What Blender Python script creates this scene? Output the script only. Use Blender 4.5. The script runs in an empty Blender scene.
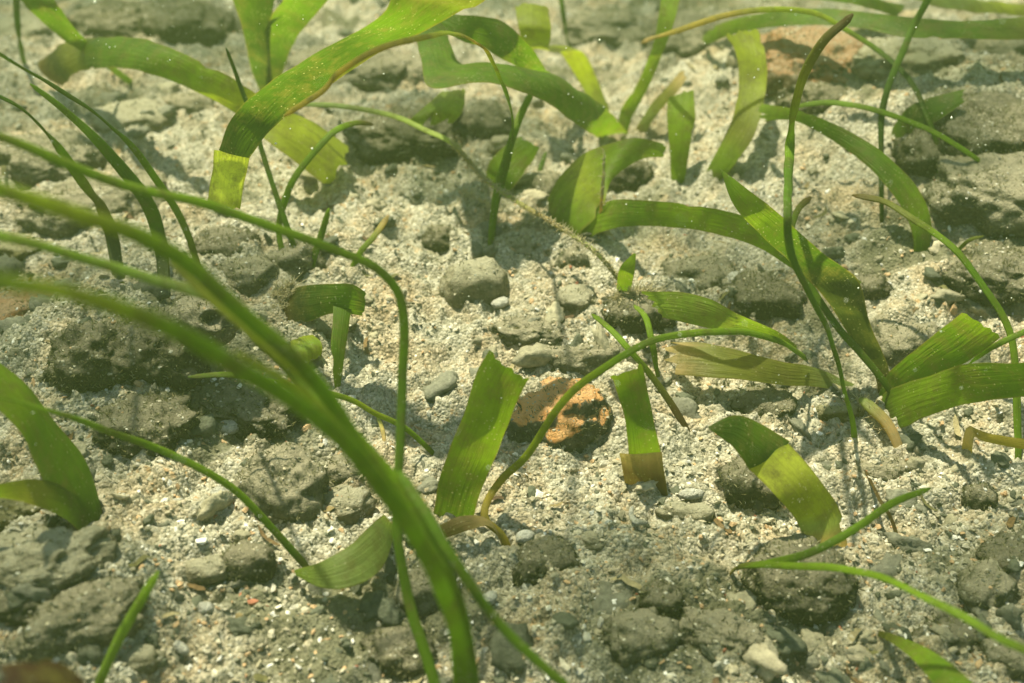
import bpy, math, random
import numpy as np
from mathutils import Vector, Matrix

R = math.radians
random.seed(7)
rng = np.random.default_rng(7)
sc = bpy.context.scene
col = sc.collection

# ------------------------------------------------------------------ camera, light, exposure
# one unit is ten centimetres
PITCH, CAM_H, LENS = R(35.0), 1.8, 41.4
cam_data = bpy.data.cameras.new('camera')
cam_data.lens = LENS
cam_data.sensor_width = 36
cam_data.clip_start = 0.02
cam_data.clip_end = 2000
cam_data.dof.use_dof = True
cam_data.dof.focus_distance = 2.75
cam_data.dof.aperture_fstop = 1.6
cam = bpy.data.objects.new('camera', cam_data)
cam.location = (0, 0, CAM_H)
cam.rotation_euler = (R(90) - PITCH, 0, 0)
col.objects.link(cam)
sc.camera = cam

SUN_EL, SUN_AZ = R(66), R(-38)          # azimuth from +Y (away from the camera), negative is to the left
world = bpy.data.worlds.new('World')
sc.world = world
world.use_nodes = True
wn = world.node_tree
bg = wn.nodes['Background']
sky = wn.nodes.new('ShaderNodeTexSky')
sky.sky_type = 'NISHITA'
sky.sun_disc = False
sky.sun_elevation = SUN_EL
sky.sun_rotation = SUN_AZ
wn.links.new(sky.outputs[0], bg.inputs[0])
bg.inputs[1].default_value = 0.11
sun_d = bpy.data.lights.new('sun', 'SUN')
sun_d.energy = 4.6
sun_d.angle = R(1.4)
sun_d.color = (1.0, 0.95, 0.85)
sun = bpy.data.objects.new('sun', sun_d)
sdir = Vector((math.sin(SUN_AZ) * math.cos(SUN_EL), math.cos(SUN_AZ) * math.cos(SUN_EL), math.sin(SUN_EL)))
sun.rotation_euler = sdir.to_track_quat('Z', 'Y').to_euler()
sun.location = sdir * 50
col.objects.link(sun)
sc.view_settings.view_transform = 'Standard'
sc.view_settings.look = 'None'
sc.view_settings.exposure = 1.4
sc.view_settings.gamma = 1
sc.render.engine = 'CYCLES'
sc.cycles.use_denoising = True
sc.cycles.max_bounces = 8
sc.cycles.transparent_max_bounces = 8
sc.cycles.volume_bounces = 1
sc.cycles.caustics_reflective = False
sc.cycles.caustics_refractive = False

# ------------------------------------------------------------------ numeric helpers
def hsh(ix, iy, iz, s):
    h = (ix * 374761393 + iy * 668265263 + iz * 2147483647 + s * 974634777) & 0xffffffff
    h = ((h ^ (h >> 13)) * 1274126177) & 0xffffffff
    h = (h ^ (h >> 16)) & 0xffffffff
    return h

def noise3(x, y, z, seed=0):
    x, y, z = np.broadcast_arrays(np.asarray(x, float), np.asarray(y, float), np.asarray(z, float))
    xi, yi, zi = np.floor(x).astype(np.int64), np.floor(y).astype(np.int64), np.floor(z).astype(np.int64)
    fx, fy, fz = x - xi, y - yi, z - zi
    u, v, w = [f * f * f * (f * (f * 6 - 15) + 10) for f in (fx, fy, fz)]
    out = 0
    for dx in (0, 1):
        for dy in (0, 1):
            for dz in (0, 1):
                h = hsh(xi + dx, yi + dy, zi + dz, seed)
                a = (h & 1023) / 511.5 - 1; b = ((h >> 10) & 1023) / 511.5 - 1; c = ((h >> 20) & 1023) / 511.5 - 1
                g = a * (fx - dx) + b * (fy - dy) + c * (fz - dz)
                out = out + g * (u if dx else 1 - u) * (v if dy else 1 - v) * (w if dz else 1 - w)
    return out * 1.3

def noise2(x, y, seed=0):
    x = np.asarray(x, float); y = np.asarray(y, float)
    xi, yi = np.floor(x).astype(np.int64), np.floor(y).astype(np.int64)
    fx, fy = x - xi, y - yi
    u, v = [f * f * f * (f * (f * 6 - 15) + 10) for f in (fx, fy)]
    out = 0
    for dx in (0, 1):
        for dy in (0, 1):
            h = hsh(xi + dx, yi + dy, 0 * xi, seed)
            a = (h & 4095) / 2047.5 - 1; b = ((h >> 12) & 4095) / 2047.5 - 1
            g = a * (fx - dx) + b * (fy - dy)
            out = out + g * (u if dx else 1 - u) * (v if dy else 1 - v)
    return out * 1.5

def cell2(x, y, seed=0):
    """distance to the nearest jittered cell point and that cell's random number"""
    xi, yi = np.floor(x).astype(np.int64), np.floor(y).astype(np.int64)
    best = np.full(x.shape, 9.0); rnd = np.zeros(x.shape)
    for dx in (-1, 0, 1):
        for dy in (-1, 0, 1):
            h = hsh(xi + dx, yi + dy, 0 * xi, seed)
            px = xi + dx + (h & 1023) / 1023.; py = yi + dy + ((h >> 10) & 1023) / 1023.
            d = (px - x) ** 2 + (py - y) ** 2
            m = d < best
            best = np.where(m, d, best); rnd = np.where(m, ((h >> 20) & 1023) / 1023., rnd)
    return np.sqrt(best), rnd

# ------------------------------------------------------------------ picking places on the seabed
F = LENS / 36 * 1024
FWD = np.array([0, math.cos(PITCH), -math.sin(PITCH)])
UPV = np.array([0, math.sin(PITCH), math.cos(PITCH)])

MOUNDS = []          # (x, y, radius, height) soft rises of the seabed under the rock piles
def ground(x, y):
    x = np.asarray(x, float); y = np.asarray(y, float)
    g = 0.10 * noise2(x * 0.55, y * 0.55, 3) + 0.05 * noise2(x * 1.5, y * 1.5, 5)
    for mx, my, mr, mh in MOUNDS:
        g = g + mh * np.exp(-((x - mx) ** 2 + (y - my) ** 2) / (mr * mr))
    return g

def ray(px, py):
    return FWD + (px - 512) / F * np.array([1, 0, 0]) - (py - 341.5) / F * UPV

def at(px, py, z=0.0):
    """the place z above the seabed on the way from the camera through that pixel; also the distance"""
    d = ray(px, py)
    zz = z
    for _ in range(8):
        t = (CAM_H - zz) / (-d[2])
        p = np.array([0, 0, CAM_H]) + t * d
        zz = z + float(ground(p[0], p[1])) * max(0.0, 1 - z / 0.5)
    return p, t

for px, py, mr, mh in ((985, 170, .75, .28), (110, 360, .38, .10), (30, 590, .22, .10), (820, 70, .5, .12), (240, 250, .3, .05),
                       (150, 20, .5, .1), (430, 130, .25, .05), (60, 170, .35, .06), (1010, 590, .15, .04)):
    p, t = at(px, py)
    MOUNDS.append((p[0], p[1], mr, mh))

# ------------------------------------------------------------------ mesh helpers
def link(name, me, mat=None, parent=None, loc=None):
    if mat is not None: me.materials.append(mat)
    o = bpy.data.objects.new(name, me)
    if loc is not None: o.location = loc
    if parent is not None: o.parent = parent
    col.objects.link(o)
    return o

def tag(o, label=None, cat=None, group=None, kind=None):
    if label: o['label'] = label
    if cat: o['category'] = cat
    if group: o['group'] = group
    if kind: o['kind'] = kind
    return o

def mesh_np(name, v, f, smooth=True, colr=None, uv=None):
    """v (n,3), f (m,k) all faces with k corners"""
    v = np.ascontiguousarray(v, dtype=np.float32); f = np.ascontiguousarray(f, dtype=np.int32)
    me = bpy.data.meshes.new(name)
    me.vertices.add(len(v)); me.vertices.foreach_set('co', v.ravel())
    k = f.shape[1]
    me.loops.add(f.size); me.loops.foreach_set('vertex_index', f.ravel())
    me.polygons.add(len(f)); me.polygons.foreach_set('loop_start', np.arange(0, f.size, k, dtype=np.int32))
    me.polygons.foreach_set('loop_total', np.full(len(f), k, dtype=np.int32))
    me.polygons.foreach_set('use_smooth', np.full(len(f), smooth, dtype=bool))
    me.update(calc_edges=True)
    if colr is not None:
        a = me.color_attributes.new('tint', 'FLOAT_COLOR', 'POINT')
        c = np.ones((len(v), 4), dtype=np.float32); c[:, :3] = colr
        a.data.foreach_set('color', c.ravel())
    if uv is not None:
        a = me.attributes.new('along', 'FLOAT_VECTOR', 'POINT')
        c = np.zeros((len(v), 3), dtype=np.float32); c[:, :2] = uv
        a.data.foreach_set('vector', c.ravel())
    return me

def grid_faces(nr, nc, wrap=False):
    r = np.arange(nr - 1)[:, None]
    c = np.arange(nc if wrap else nc - 1)[None, :]
    c2 = (c + 1) % nc
    return np.stack([r * nc + c, r * nc + c2, (r + 1) * nc + c2, (r + 1) * nc + c], -1).reshape(-1, 4)

def catmull(P, n):
    P = np.asarray(P, float); m = len(P)
    if m == 2:
        s = np.linspace(0, 1, n)[:, None]
        return P[0] * (1 - s) + P[1] * s
    Q = np.vstack([2 * P[0] - P[1], P, 2 * P[-1] - P[-2]])
    L = np.r_[0, np.cumsum(np.linalg.norm(np.diff(P[:, :3], axis=0), axis=1) + 1e-6)]
    s = np.interp(np.linspace(0, L[-1], n), L, np.arange(m))
    i = np.minimum(s.astype(int), m - 2); t = (s - i)[:, None]
    a, b, c, d = Q[i], Q[i + 1], Q[i + 2], Q[i + 3]
    return 0.5 * (2 * b + (c - a) * t + (2 * a - 5 * b + 4 * c - d) * t ** 2 + (3 * b - a - 3 * c + d) * t ** 3)

# ------------------------------------------------------------------ materials
def new_mat(name):
    m = bpy.data.materials.new(name); m.use_nodes = True
    nt = m.node_tree; nt.nodes.clear()
    out = nt.nodes.new('ShaderNodeOutputMaterial')
    return m, nt, out
class NB:
    def __init__(s, nt): s.nt = nt
    def n(s, typ, **kw):
        nd = s.nt.nodes.new(typ)
        for k, v in kw.items():
            if k == 'inp':
                for a, b in v.items(): s.put(nd.inputs[a], b)
            else: setattr(nd, k, v)
        return nd
    def put(s, sock, v):
        if isinstance(v, bpy.types.NodeSocket): s.nt.links.new(v, sock)
        else: sock.default_value = v
    def noise(s, vec, scale, detail=3, rough=.6, dist=0.0):
        return s.n('ShaderNodeTexNoise', inp={'Vector': vec, 'Scale': scale, 'Detail': detail, 'Roughness': rough, 'Distortion': dist}).outputs['Fac']
    def ramp(s, fac, stops, interp='LINEAR'):
        r = s.n('ShaderNodeValToRGB'); s.put(r.inputs[0], fac); r.color_ramp.interpolation = interp
        e = r.color_ramp.elements
        while len(e) < len(stops): e.new(0.5)
        for k, (p, c) in enumerate(stops):
            e[k].position = p
            e[k].color = (c, c, c, 1) if isinstance(c, (int, float)) else (*c, 1)
        return r.outputs[0]
    def mix(s, fac, a, b, mode='MIX'):
        m = s.n('ShaderNodeMix', data_type='RGBA', blend_type=mode)
        s.put(m.inputs[0], fac)
        s.put(m.inputs[6], (*a, 1) if isinstance(a, tuple) else a); s.put(m.inputs[7], (*b, 1) if isinstance(b, tuple) else b)
        return m.outputs[2]
    def math(s, op, a, b=0.0, c=None):
        m = s.n('ShaderNodeMath', operation=op); s.put(m.inputs[0], a); s.put(m.inputs[1], b)
        if c is not None: s.put(m.inputs[2], c)
        return m.outputs[0]
    def bump(s, h, strength, dist, normal=None):
        b = s.n('ShaderNodeBump', inp={'Height': h, 'Strength': strength, 'Distance': dist})
        if normal is not None: s.put(b.inputs['Normal'], normal)
        return b.outputs[0]
    def coords(s): return s.n('ShaderNodeNewGeometry').outputs['Position']

def leaf_material():
    m, nt, out = new_mat('seagrass_leaf'); b = NB(nt)
    pos = b.coords()
    tint = b.n('ShaderNodeAttribute', attribute_name='tint').outputs['Color']
    al = b.n('ShaderNodeAttribute', attribute_name='along').outputs['Vector']
    sep = b.n('ShaderNodeSeparateXYZ', inp={0: al})
    u, v = sep.outputs[0], sep.outputs[1]
    # parallel veins
    vv = b.n('ShaderNodeCombineXYZ', inp={0: b.math('MULTIPLY', u, 13.0), 1: b.math('MULTIPLY', v, 0.8)}).outputs[0]
    veins = b.ramp(b.noise(vv, 1.0, 2, .5), [(.3, .92), (.7, 1.08)])
    blotch = b.ramp(b.noise(pos, 9, 5, .7), [(.25, .6), (.75, 1.3)])
    c = b.mix(1.0, tint, veins, 'MULTIPLY')
    c = b.mix(1.0, c, blotch, 'MULTIPLY')
    # brown wear along the rims
    rim = b.math('ABSOLUTE', b.math('SUBTRACT', u, 0.5))
    rimn = b.math('ADD', rim, b.math('MULTIPLY', b.noise(pos, 30, 3), 0.09))
    c = b.mix(b.ramp(rimn, [(.505, 0), (.55, .65)]), c, (0.16, 0.13, 0.03))
    # grazing marks and a film of brown epiphytes
    film = b.ramp(b.noise(pos, 17, 7, .8), [(.48, 0), (.66, .75)])
    c = b.mix(film, c, (0.12, 0.115, 0.03))
    # silt settled on the blade
    vo = b.n('ShaderNodeTexVoronoi', inp={'Vector': pos, 'Scale': 95.0, 'Randomness': 1.0})
    sp = b.math('MULTIPLY', b.ramp(vo.outputs['Distance'], [(.12, 1), (.24, 0)]), b.ramp(b.noise(pos, 14, 3), [(.44, 0), (.62, .8)]))
    c = b.mix(sp, c, (0.34, 0.33, 0.2))
    fine = b.noise(pos, 260, 2)
    bp = b.bump(fine, .35, .002, b.bump(b.noise(vv, 1.0, 2, .5), .5, .006))
    pr = b.n('ShaderNodeBsdfPrincipled', inp={'Base Color': c, 'Roughness': .5, 'Specular IOR Level': .18, 'Normal': bp})
    tr = b.n('ShaderNodeBsdfTranslucent', inp={'Color': b.mix(1.0, c, (2.1, 2.0, 1.1), 'MULTIPLY'), 'Normal': bp})
    mx = b.n('ShaderNodeMixShader', inp={0: .52, 1: pr.outputs[0], 2: tr.outputs[0]})
    nt.links.new(mx.outputs[0], out.inputs[0])
    return m

def rock_material(name, dark, mid, dust, dust_amt=.5, accent=None):
    m, nt, out = new_mat(name); b = NB(nt)
    pos = b.coords()
    n1 = b.noise(pos, 7, 6, .7, .4)
    c = b.mix(b.ramp(n1, [(.35, 0), (.65, 1)]), dark, mid)
    turf = b.noise(pos, 55, 6, .8)
    c = b.mix(b.ramp(turf, [(.42, 0), (.62, .8)]), c, tuple(x * .5 for x in dark))
    nz0 = b.n('ShaderNodeSeparateXYZ', inp={0: b.n('ShaderNodeNewGeometry').outputs['Normal']}).outputs[2]
    if accent:                                                      # a crust that grows on the upper side
        up0 = b.math('ADD', b.math('MULTIPLY', nz0, .32), b.noise(pos, 6.5, 6, .7, .5))
        c = b.mix(b.ramp(up0, [(.62, 0), (.70, .92)]), c, b.mix(b.noise(pos, 40, 4), accent, tuple(min(1, x * 1.7 + .03) for x in accent)))
    # sediment lying on what faces up
    nz = b.n('ShaderNodeSeparateXYZ', inp={0: b.n('ShaderNodeNewGeometry').outputs['Normal']}).outputs[2]
    up = b.ramp(b.math('ADD', b.math('MULTIPLY', nz, .55), b.math('MULTIPLY', b.noise(pos, 30, 5, .75), .9)), [(.68, 0), (1.0, dust_amt)])
    c = b.mix(up, c, dust)
    grit = b.n('ShaderNodeTexVoronoi', inp={'Vector': pos, 'Scale': 110.0})
    gsel = b.ramp(b.n('ShaderNodeSeparateColor', inp={0: grit.outputs['Color']}).outputs[0], [(.82, 0), (.86, 1)], 'CONSTANT')
    c = b.mix(b.math('MULTIPLY', b.ramp(grit.outputs['Distance'], [(.2, .9), (.42, 0)]), gsel), c, (0.42, 0.40, 0.3))
    h = b.math('ADD', b.noise(pos, 60, 6, .75), b.math('MULTIPLY', b.noise(pos, 190, 3, .6), .5))
    pr = b.n('ShaderNodeBsdfPrincipled', inp={'Base Color': c, 'Roughness': .9, 'Specular IOR Level': .15, 'Normal': b.bump(h, 1.0, .019)})
    nt.links.new(pr.outputs[0], out.inputs[0])
    return m

def sand_material():
    m, nt, out = new_mat('seabed_sand'); b = NB(nt)
    pos = b.coords()
    vo = b.n('ShaderNodeTexVoronoi', inp={'Vector': pos, 'Scale': 120.0})
    rr = b.n('ShaderNodeSeparateColor', inp={0: vo.outputs['Color']}).outputs[0]
    c = b.ramp(rr, [(0, (.10, .098, .075)), (.3, (.25, .235, .17)), (.6, (.41, .375, .28)), (.85, (.52, .49, .40)), (.97, (.66, .62, .52))])
    vo2 = b.n('ShaderNodeTexVoronoi', inp={'Vector': pos, 'Scale': 260.0})
    c2 = b.ramp(b.n('ShaderNodeSeparateColor', inp={0: vo2.outputs['Color']}).outputs[1], [(0, (.15, .14, .10)), (.5, (.38, .34, .24)), (1, (.6, .56, .44))])
    c = b.mix(.5, c, c2)
    warm = b.ramp(b.noise(pos, 5, 4, .65), [(.46, 0), (.66, .5)])
    c = b.mix(warm, c, b.mix(1.0, c, (1.08, .78, .5), 'MULTIPLY'))
    rusty = b.math('MULTIPLY', b.ramp(b.noise(pos, 45, 3), [(.58, 0), (.66, 1)]), b.ramp(b.noise(pos, 3.1, 3), [(.45, 0), (.6, .6)]))
    c = b.mix(rusty, c, (.42, .24, .09))
    c = b.mix(b.ramp(b.noise(pos, 9, 6, .75), [(.48, 0), (.68, .75)]), c, b.mix(1.0, c, (.46, .47, .44), 'MULTIPLY'))
    fa = b.n('ShaderNodeAttribute', attribute_name='film').outputs['Fac']
    film = b.ramp(b.math('ADD', fa, b.math('MULTIPLY_ADD', b.noise(pos, 14, 5, .7), 1.2, -.6)), [(.35, 0), (.75, .88)])
    c = b.mix(film, c, b.mix(b.noise(pos, 60, 3), (.06, .062, .034), (.19, .178, .105)))
    tf = b.ramp(b.noise(pos, 17, 5, .7), [(.56, 0), (.7, .7)])
    c = b.mix(tf, c, (.085, .088, .055))
    h = b.math('ADD', b.math('MULTIPLY', vo.outputs['Distance'], -1.0), b.math('MULTIPLY', b.noise(pos, 230, 4, .7), .7))
    pr = b.n('ShaderNodeBsdfPrincipled', inp={'Base Color': c, 'Roughness': .9, 'Specular IOR Level': .2, 'Normal': b.bump(h, .8, .009)})
    nt.links.new(pr.outputs[0], out.inputs[0])
    return m

def grain_material():
    m, nt, out = new_mat('grain'); b = NB(nt)
    pos = b.coords()
    tint = b.n('ShaderNodeAttribute', attribute_name='tint').outputs['Color']
    c = b.mix(1.0, tint, b.ramp(b.noise(pos, 70, 5, .7), [(.3, .55), (.7, 1.25)]), 'MULTIPLY')
    pr = b.n('ShaderNodeBsdfPrincipled', inp={'Base Color': c, 'Roughness': .8, 'Specular IOR Level': .25,
             'Normal': b.bump(b.noise(pos, 150, 4, .7), .7, .006)})
    nt.links.new(pr.outputs[0], out.inputs[0])
    return m

def fuzz_material():
    m, nt, out = new_mat('algal_fuzz'); b = NB(nt)
    pos = b.coords()
    c = b.mix(b.noise(pos, 20, 3), (.45, .38, .20), (.65, .58, .38))
    pr = b.n('ShaderNodeBsdfPrincipled', inp={'Base Color': c, 'Roughness': .9})
    tr = b.n('ShaderNodeBsdfTranslucent', inp={'Color': c})
    mx = b.n('ShaderNodeMixShader', inp={0: .4, 1: pr.outputs[0], 2: tr.outputs[0]})
    nt.links.new(mx.outputs[0], out.inputs[0])
    return m

M_LEAF = leaf_material()
M_SAND = sand_material()
M_GRAIN = grain_material()
M_FUZZ = fuzz_material()
def turf_material():
    m, nt, out = new_mat('algal_turf'); b = NB(nt)
    tint = b.n('ShaderNodeAttribute', attribute_name='tint').outputs['Color']
    pr = b.n('ShaderNodeBsdfPrincipled', inp={'Base Color': tint, 'Roughness': .9, 'Specular IOR Level': .1})
    tr = b.n('ShaderNodeBsdfTranslucent', inp={'Color': b.mix(1.0, tint, (1.4, 1.4, 1.0), 'MULTIPLY')})
    mx = b.n('ShaderNodeMixShader', inp={0: .35, 1: pr.outputs[0], 2: tr.outputs[0]})
    nt.links.new(mx.outputs[0], out.inputs[0])
    return m
M_TURF = turf_material()
DUST = (.45, .39, .27)
M_ROCK = {
    'dark': rock_material('algae_covered_rock', (.04, .042, .02), (.105, .10, .054), DUST, .5),
    'grey': rock_material('grey_green_rock', (.10, .10, .06), (.24, .225, .145), DUST, .75),
    'pale': rock_material('sandy_rock', (.20, .18, .11), (.36, .31, .20), (.48, .44, .31), .8),
    'orange': rock_material('rock_with_orange_crust', (.09, .09, .06), (.22, .20, .14), DUST, .35, (.78, .30, .09)),
    'rust': rock_material('rusty_rock', (.10, .07, .035), (.27, .19, .10), DUST, .5, (.30, .13, .045)),
    'gold': rock_material('yellow_algae_rock', (.10, .09, .03), (.26, .22, .07), (.46, .42, .26), .7),
    'white': rock_material('bleached_shell', (.5, .47, .38), (.72, .70, .62), (.7, .68, .58), .3),
}

# ------------------------------------------------------------------ the water surface, rippled, light dapple painted in, well above the haze
def water_surface():
    m, nt, out = new_mat('water_painted_dapple'); b = NB(nt)
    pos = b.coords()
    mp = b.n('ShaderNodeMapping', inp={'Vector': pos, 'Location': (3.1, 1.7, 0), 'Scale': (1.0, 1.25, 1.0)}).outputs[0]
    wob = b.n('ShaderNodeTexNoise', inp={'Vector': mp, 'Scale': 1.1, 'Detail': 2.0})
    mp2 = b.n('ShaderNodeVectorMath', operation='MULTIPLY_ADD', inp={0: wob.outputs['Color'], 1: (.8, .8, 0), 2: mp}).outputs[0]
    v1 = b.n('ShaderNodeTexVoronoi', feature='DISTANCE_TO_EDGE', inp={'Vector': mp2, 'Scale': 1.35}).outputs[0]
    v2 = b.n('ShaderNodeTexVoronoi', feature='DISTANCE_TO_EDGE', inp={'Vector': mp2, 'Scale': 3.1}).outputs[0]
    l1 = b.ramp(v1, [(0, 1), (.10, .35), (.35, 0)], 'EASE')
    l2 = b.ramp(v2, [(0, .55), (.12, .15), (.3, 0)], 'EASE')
    dapple = b.n('ShaderNodeAttribute', attribute_name='painted_dapple').outputs['Fac']      # painted bright and dark patches of sun
    broad = b.ramp(b.math('MULTIPLY_ADD', dapple, .5, .5), [(.36, .0), (.60, .95)])
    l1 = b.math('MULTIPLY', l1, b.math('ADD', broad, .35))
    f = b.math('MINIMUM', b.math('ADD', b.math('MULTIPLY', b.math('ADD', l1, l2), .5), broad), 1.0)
    c = b.mix(f, (.22, .24, .15), (.97, .99, .79))  # sun dapple painted as darker and brighter transparency
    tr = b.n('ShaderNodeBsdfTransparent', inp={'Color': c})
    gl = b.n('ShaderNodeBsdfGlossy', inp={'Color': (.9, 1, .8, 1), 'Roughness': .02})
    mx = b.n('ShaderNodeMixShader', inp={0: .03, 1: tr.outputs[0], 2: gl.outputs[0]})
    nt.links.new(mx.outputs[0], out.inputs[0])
    q = [0.0]; s = .05
    while q[-1] < 380:
        q.append(q[-1] + s)
        if q[-1] > 5: s *= 1.15
    q = np.array(q); q = np.r_[-q[:0:-1], q]; n = len(q)
    X, Y = np.meshgrid(q, q + 3.5)
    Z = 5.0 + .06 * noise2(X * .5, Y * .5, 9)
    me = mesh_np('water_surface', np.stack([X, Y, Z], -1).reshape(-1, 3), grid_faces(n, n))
    sx, sy = DAPPLE_SHIFT
    dapple_v = noise2((X + sx) * .95, (Y + sy) * 1.1, 21) + .55 * noise2((X + sx) * 2.3, (Y + sy) * 2.6, 22)
    me.attributes.new('painted_dapple', 'FLOAT', 'POINT').data.foreach_set('value', dapple_v.ravel().astype(np.float32))
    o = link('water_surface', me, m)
    tag(o, 'rippled water surface with painted sun dapple above the seabed', None, None, 'structure')
DAPPLE_SHIFT = (395.7416612, -295.4744946)  # sets where the painted sun patches fall
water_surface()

# ------------------------------------------------------------------ the seabed, one sheet to the horizon
def micro(x, y):
    h = 0.028 * np.abs(noise2(x * 4.2, y * 4.2, 11)) + 0.042 * noise2(x * 7.5, y * 7.5, 12)
    h += 0.026 * noise2(x * 17, y * 17, 13) + 0.011 * (1 - 2 * np.abs(noise2(x * 34, y * 34, 14)))
    d, r = cell2(x * 26, y * 26, 15)
    h += np.clip(.45 - d, 0, 1) * .05 * r ** 2
    d, r = cell2(x * 55, y * 55, 16)
    h += np.clip(.5 - d, 0, 1) * .017 * r
    return h

FILM_AND_MURK = []            # (x, y, radius) algae spreading from dark rocks, plus painted far murk
def film(x, y):
    f = .5 + 1.1 * noise2(x * 1.6, y * 1.6, 31) + .7 * noise2(x * 4.1, y * 4.1, 32) + .45 * noise2(x * 9, y * 9, 33) - .66
    for fx, fy, fr in FILM_AND_MURK:
        f = f + .42 * np.exp(-((x - fx) ** 2 + (y - fy) ** 2) / (fr * fr))
    for bx, by, br in BARE:
        f = f - .15 * np.exp(-((x - bx) ** 2 + (y - by) ** 2) / (br * br))
    return np.clip(f, 0, 1)
BARE = []
for px, py, br in ((440, 240, .5), (540, 290, .4), (640, 500, .3), (900, 450, .35), (200, 130, .4), (780, 200, .5), (220, 640, .3), (700, 460, .3)):
    p, t = at(px, py); BARE.append((p[0], p[1], br))
for px, py, fr in ((90, 370, .35), (160, 350, .4), (170, 430, .35), (270, 420, .35), (250, 260, .4), (430, 130, .45), (990, 200, .8), (190, 30, .6), (820, 90, .4),
                   (800, 580, .2), (740, 500, .15), (560, 430, .18), (430, 600, .22), (640, 640, .2), (350, 480, .25), (720, 630, .2), (980, 600, .25), (100, 15, .9), (350, 15, .8), (620, 15, .9), (880, 5, 1.0), (840, 410, .2), (760, 300, .3), (640, 310, .2)):  # the farthest spots only paint the top of the view darker
    p, t = at(px, py)
    FILM_AND_MURK.append((p[0], p[1], fr * .75))

def seabed():
    xs = [0.0]; s = .0062
    while xs[-1] < 500:
        xs.append(xs[-1] + s)
        if xs[-1] > 2.3: s *= 1.045
    xs = np.array(xs); X1 = np.r_[-xs[:0:-1], xs]
    ys = [1.0]; s = .0062
    while ys[-1] < 900:
        ys.append(ys[-1] + s)
        if ys[-1] > 2: s = .0062 * (ys[-1] / 2) ** 1.1
        if ys[-1] > 7: s *= (1 + .25 * (ys[-1] - 7))
    yb = [1.0]; s = .0062
    while yb[-1] > -500:
        yb.append(yb[-1] - s); s *= 1.08
    Y1 = np.r_[np.array(yb)[:0:-1], ys]
    X, Y = np.meshgrid(X1, Y1)
    fade = np.clip(1 - (np.hypot(X, Y) - 6) / 20, 0, 1)
    Z = ground(X, Y) * (.3 + .7 * fade) + micro(X, Y) * fade
    me = mesh_np('seabed', np.stack([X, Y, Z], -1).reshape(-1, 3), grid_faces(len(Y1), len(X1)))
    me.attributes.new('film', 'FLOAT', 'POINT').data.foreach_set('value', film(X, Y).ravel().astype(np.float32))
    o = link('seabed', me, M_SAND)
    tag(o, 'coarse pale sand seabed with grey algae film and painted far murk', None, None, 'structure')
    print('seabed', X.size)
seabed()

# ------------------------------------------------------------------ grit: grains, shell crumbs, rubble chips
def ico(sub):
    import bmesh
    bm = bmesh.new(); bmesh.ops.create_icosphere(bm, subdivisions=sub, radius=1)
    v = np.array([p.co[:] for p in bm.verts]); f = np.array([[q.index for q in p.verts] for p in bm.faces]); bm.free()
    return v, f
ICO1, ICO2, ICO3, ICO4, ICO5 = (ico(k) for k in (1, 2, 3, 4, 5))

def rot_rand(n, tilt=1.0):
    a = rng.uniform(0, 2 * np.pi, n); t = rng.normal(0, .5 * tilt, n); p = rng.normal(0, .5 * tilt, n)
    ca, sa, ct, st, cp, sp = np.cos(a), np.sin(a), np.cos(t), np.sin(t), np.cos(p), np.sin(p)
    z = np.zeros(n); o = np.ones(n)
    Rz = np.stack([ca, -sa, z, sa, ca, z, z, z, o], -1).reshape(n, 3, 3)
    Rx = np.stack([o, z, z, z, ct, -st, z, st, ct], -1).reshape(n, 3, 3)
    Ry = np.stack([cp, z, sp, z, o, z, -sp, z, cp], -1).reshape(n, 3, 3)
    return Rz @ Rx @ Ry

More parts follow.
